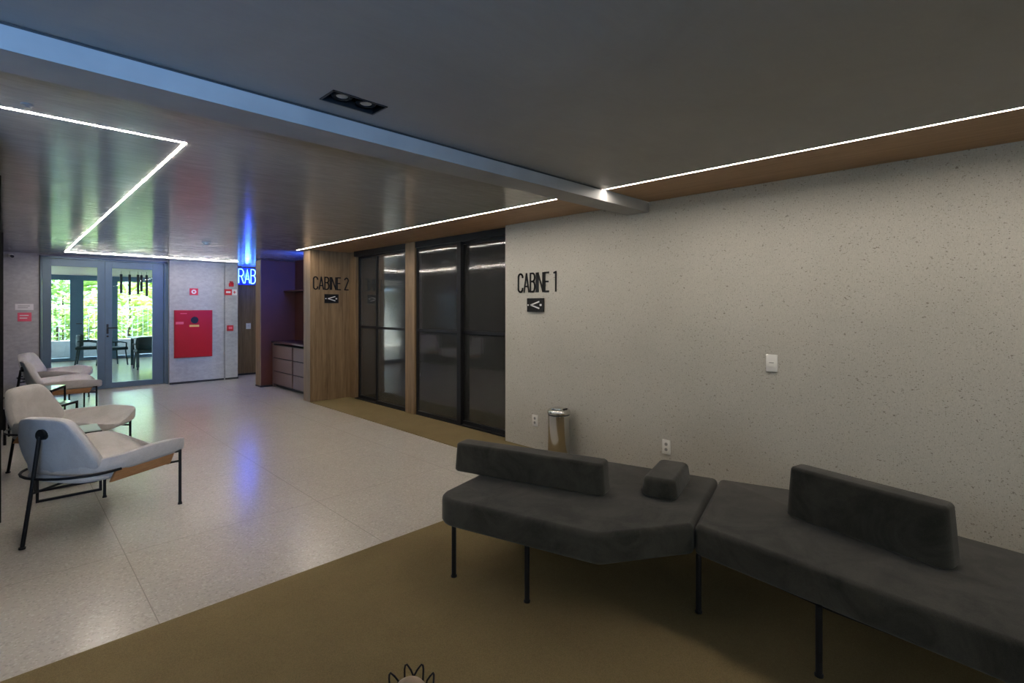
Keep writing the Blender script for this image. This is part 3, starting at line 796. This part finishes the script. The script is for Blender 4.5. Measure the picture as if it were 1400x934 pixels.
# ------------------------------------------------------------------ side tables
def side_table(x, y, a, w, dp, h, label, sled=False):
    t = thing('side_table', label, 'side table', (x, y, 0), math.radians(a), 'small side tables between the lounge chairs')
    w /= 2; dp /= 2
    bm = B()
    for q in ((-w, w, -dp, -dp + .018), (-w, w, dp - .018, dp), (-w, -w + .018, -dp, dp), (w - .018, w, -dp, dp)): add_box(bm, *q, h - .03, h - .006)
    link('top_frame', bm, M['black'], t)
    bm = B(); add_box(bm, -w + .004, w - .004, -dp + .004, dp - .004, h - .006, h, .001); link('glass_top', bm, M['gtop'], t)
    for sx in (-1, 1):
        for sy in (-1, 1):
            bm = B(); cx, cy = sx * (w - .009), sy * (dp - .009); add_box(bm, cx - .009, cx + .009, cy - .009, cy + .009, 0, h - .03); link('leg', bm, M['black'], t)
    if sled:
        for sy in (-1, 1): box('base_rail', -w + .018, w - .018, sy * (dp - .009) - .009, sy * (dp - .009) + .009, 0.0, .018, M['black'], t)
side_table(.375, 5.52, 0, .40, .32, .50, 'black framed glass side table between the two nearest lounge chairs', True)
side_table(.315, 7.93, 57, .46, .46, .40, 'lower and nearer glass side table of the nested pair behind the second chair')
side_table(.30, 8.51, 70, .46, .40, .52, 'taller and farther glass side table of the nested pair behind the second chair')

# ------------------------------------------------------------------ wire ornament on a low table at the frame's bottom
t = thing('wire_stand', 'slender black wire stand with petal crown around a tan cone, at the bottom edge', 'ornament', (.788, 1.19, CZ))
for sg in (1, -1):
    for k in range(4):
        P = lambda d, r, z: (r * math.cos(math.radians(45.2 + sg * (k * 46 + d))), r * math.sin(math.radians(45.2 + sg * (k * 46 + d))), z - CZ)
        tube('wire_petal', [P(0, .052, .425), P(0, .056, .452), P(9, .061, .468), P(18, .066, .481), P(22, .067, .479), P(24, .066, .470), P(24, .060, .40), P(20, .052, .20), P(18, .075, .009)], .0027, M['black'], t, 8)
for nm, r, z in (('base_ring', .076, .0035), ('waist_ring', .052, .20), ('cone_ring', .057, .428)):
    tube(nm, [(r * math.cos(k * PI / 16), r * math.sin(k * PI / 16), z) for k in range(32)], .003, M['black'], t, 6, True)
lathe('cone', [(0, .385 - CZ), (.044, .385 - CZ), (.048, .400 - CZ), (.046, .455 - CZ), (.036, .468 - CZ), (.010, .487 - CZ), (0, .490 - CZ)], M['tan'], t, 32)

# ------------------------------------------------------------------ dining room behind the glass door
d = bpy.data.objects.new('door_4', None); COL.objects.link(d); d['kind'] = 'structure'
bm = B(); add_box(bm, -3.6, 7.2, 19.0, 19.1, 2.28, HC); add_box(bm, -3.6, 7.2, 19.0, 19.1, 0, .09)
for x0, x1 in ((-.2, -.05), (1.33, 1.62), (2.27, 2.40), (4.4, 4.55)): add_box(bm, x0, x1, 19.0, 19.1, .09, 2.28)
link('door_frame', bm, M['blua'], d)
for a, b in ((-.05, 1.33), (1.62, 2.27), (2.40, 4.4), (4.55, 7.2)): box('door_pane', a, b, 19.045, 19.052, .09, 2.28, M['doorglass'], d)
bm = B(); add_tube(bm, [(1.46, 19.0, 1.05), (1.46, 18.95, 1.05), (1.58, 18.95, 1.05)], .012, 8); link('door_handle', bm, M['blackp'], d, True)
bm = B(); add_box(bm, -3.8, -3.6, 12.1, 19.3, 0, HC); struct(link('wall_left_dining', bm, M['white']))
bm = B(); add_box(bm, 6.9, 7.1, 12.5, 19.3, 0, HC); struct(link('wall_right_dining', bm, M['white']))
bm = B(); add_box(bm, -3.6, -.06, 12.0, 12.1, 0, HC); struct(link('wall_near_dining', bm, M['white']))
t = thing('dining_table', 'long pale dining table seen through the right door leaf', 'table', (3.35, 16.2, 0))
bm = B(); add_box(bm, -1.05, 1.05, -.45, .45, .72, .75, .004); link('table_top', bm, M['pale'], t)
for x in (-.95, .95):
    for y in (-.38, .38): box('leg', x - .03, x + .03, y - .03, y + .03, 0, .72, M['green'], t)
def dining_chair():
    t = thing('dining_chair', '', 'chair')
    bm = B(); add_box(bm, -.25, .25, -.25, .25, .40, .48, .03, 3); link('seat', bm, M['green'], t, True)
    rings = []
    for z, e in ((.46, .9), (.5, 1), (.74, 1.0), (.80, .9)):
        ss = (-1, -.7, 0, .7, 1)
        rings.append([(-.27 + .12 * abs(s) ** 3, s * .27 * e, z) for s in ss] + [(-.22 + .12 * abs(s) ** 3, s * .25 * e, z) for s in ss[::-1]])
    o = link('backrest', loft(rings), M['green'], t, True); subsurf(o, 1)
    for s in (-1, 1):
        tube('armrest', [(-.2, .26 * s, .62), (.05, .27 * s, .62), (.2, .25 * s, .58), (.2, .24 * s, .44)], .018, M['green'], t, 8)
        tube('leg', [(.2, .2 * s, .41), (.24, .23 * s, 0)], .017, M['green'], t, 8); tube('leg', [(-.2, .2 * s, .41), (-.25, .23 * s, 0)], .017, M['green'], t, 8)
    return t
dc = dining_chair()
for i, (x, y, a, lab) in enumerate([(2.52, 15.35, 90, 'dark green dining chair at the near side of the pale dining table'),
                                     (2.02, 16.85, 20, 'dark green dining chair at the left end of the pale dining table'),
                                     (1.60, 17.6, -10, 'dark chair seen through the left door leaf, apart from the dining table'),
                                     (3.4, 17.05, -90, 'dark green dining chair at the far side of the pale dining table')]):
    r = dc if i == 0 else dup(dc)
    r.location = (x, y, 0); r.rotation_euler = (0, 0, math.radians(a)); r['label'] = lab; r['group'] = 'dark dining chairs behind the glass door'
PL = [(2.09, 16.0, .48, 'leftmost'), (2.27, 16.05, .52, 'second from left'), (2.43, 15.95, .50, 'middle'), (2.53, 16.15, .42, 'second from right'), (2.62, 16.0, .55, 'rightmost')]
for x, y, L, w_ in PL:
    t = thing('pendant_lamp', 'slim black tube pendant over the dining table, %s of the five' % w_, 'pendant lamp', (x, y, HC), 0, 'tube pendants over the dining table')
    tube('cord', [(0, 0, 0), (0, 0, -.10)], .004, M['blackp'], t, 6)
    tube('lamp_shade', [(0, 0, -.08), (0, 0, -.08 - L)], .028, M['blackp'], t, 14)

# ------------------------------------------------------------------ garden beyond
bm = B(); add_box(bm, -12, 20, 19.3, 34, -.15, -.02); o = link('garden_ground', bm, M['soil']); struct(o)
bm = B(); add_box(bm, -6, 12, 20.1, 20.3, -.02, .52); o = link('planter_wall', bm, M['stone']); tag(o, 'low grey planter wall outside the far glazing', 'planter wall')
t = thing('garden_fence', 'white metal garden fence with thin upright bars in front of the plants', 'fence', (0, 20.5, 0))
bm = B(); add_box(bm, -6, 12, -.02, .02, 1.50, 1.55); link('top_rail', bm, M['fence'], t)
bm = B(); add_box(bm, -6, 12, -.02, .02, .12, .16); link('bottom_rail', bm, M['fence'], t)
bm = B()
for k in range(130): add_box(bm, -6 + k * .138, -5.99 + k * .138, -.005, .005, .16, 1.50)
link('fence_bars', bm, M['fence'], t)
bm = B(); add_box(bm, -12, 20, 30, 30.3, 0, 3.2); o = link('boundary_wall', bm, M['fence']); tag(o, 'pale boundary wall behind the garden plants', 'wall')
def shrub(x, y, z, h, w, n, mat, label, L=.5, droop=.5):
    bm = B()
    for k in range(n):
        a = random.uniform(0, 2 * PI); rr = w * random.random() ** .6; zz = h * random.random() ** .8
        c = Vector((rr * math.cos(a) * .6, rr * math.sin(a) * .6, zz)); l = L * random.uniform(.6, 1.2)
        a += random.uniform(-.7, .7); dr = Vector((math.cos(a), math.sin(a), random.uniform(.1, .9))).normalized()
        sd = Vector((-math.sin(a), math.cos(a), 0)) * l * .16
        mid = c + dr * l * .5; tip = c + dr * l + Vector((0, 0, -droop * l * .5))
        v = [bm.verts.new(q) for q in (c, mid + sd, tip, mid - sd)]; bm.faces.new(v)
    t = thing('tropical_shrub', label, 'shrub', (x, y, z))
    link('foliage', bm, mat, t)
    tube('stem', [(0, 0, 0), (0, 0, h * .6)], .03, M['soil'], t, 6)
SH = [(.1, 21.2, 1.6, 'leafy bright green shrub at the left edge of the left door leaf'), (1.2, 21.0, 1.2, 'low bright shrub behind the planter in the middle of the left door leaf'),
      (2.0, 21.4, 1.7, 'tall bright shrub behind the double door\'s meeting stiles'), (3.0, 21.0, 1.1, 'low bright shrub behind the dining table'),
      (4.0, 21.5, 1.5, 'leafy bright shrub at the right edge of the right door leaf')]
for i, (x, y, h, lab) in enumerate(SH): shrub(x, y + .55, 0, h + .3, .75, 260, M['leafa'] if i % 2 == 0 else M['leafb'], lab, .42)
for i, (x, y, h, lab) in enumerate([(-.4, 25.5, 3.0, 'tall garden tree far behind the left door leaf, left side'), (1.6, 25.8, 3.3, 'tall garden tree far behind the left door leaf, right side'), (3.6, 25.4, 3.1, 'tall garden tree far behind the right door leaf, left side'), (5.6, 25.9, 3.2, 'tall garden tree far behind the right door leaf, right side')]):
    shrub(x, y, 0, h, 1.5, 620, M['leafb'] if i % 2 else M['leafa'], lab, .62)

# ------------------------------------------------------------------ lights
def area(name, loc, rot, sx, sy, col, power, spread=180):
    l = bpy.data.lights.new(name, 'AREA'); l.shape = 'RECTANGLE'; l.size = sx; l.size_y = sy; l.color = col; l.energy = power; l.spread = math.radians(spread)
    o = bpy.data.objects.new(name, l); COL.objects.link(o); o.location = loc; o.rotation_euler = rot
    return o
area('rear_window_daylight', (-1.9, -4.55, 1.3), (PI / 2 + .19, 0, -.22), 2.5, 1.9, (.15, .44, 1.0), 19, 38)   # faces +Y
area('terrace_daylight', (-.12, 7.8, 1.35), (0, -PI / 2, 0), 2.0, 7.6, (.72, .84, 1.0), 1.5, 150)       # faces +X
area('niche_blue_light', (3.80, 8.33, 2.12), (PI / 2, 0, 0), .35, .12, (.04, .12, 1.0), 13, 178)
sun = bpy.data.lights.new('sun', 'SUN'); sun.energy = 30.0; sun.angle = .01; sun.color = (1, .95, .85)
pl = bpy.data.lights.new('neon_glow', 'POINT'); pl.color = (.03, .10, 1.0); pl.energy = 8; pl.shadow_soft_size = .05
po = bpy.data.objects.new('neon_glow', pl); COL.objects.link(po); po.location = (3.87, 12.285, 2.21)
so = bpy.data.objects.new('sun', sun); COL.objects.link(so)
so.rotation_euler = Vector((.45, 1.0, 1.3)).to_track_quat('Z', 'Y').to_euler()
wd = bpy.data.worlds.new('world'); S.world = wd; wd.use_nodes = True
bg = wd.node_tree.nodes['Background']; bg.inputs[0].default_value = (.60, .80, 1.0, 1); bg.inputs[1].default_value = 6.0

# ------------------------------------------------------------------ render look
S.view_settings.view_transform = 'Standard'; S.view_settings.look = 'None'
S.view_settings.gamma = 1.0; S.view_settings.use_curve_mapping = False; S.view_settings.exposure = 1.15
c = S.cycles
c.use_denoising = True
try: c.denoiser = 'OPENIMAGEDENOISE'
except Exception: pass
c.max_bounces = 9; c.diffuse_bounces = 5; c.glossy_bounces = 4; c.transparent_max_bounces = 12; c.transmission_bounces = 4
c.sample_clamp_indirect = 6.0; c.caustics_reflective = False; c.caustics_refractive = False; c.blur_glossy = 0.5
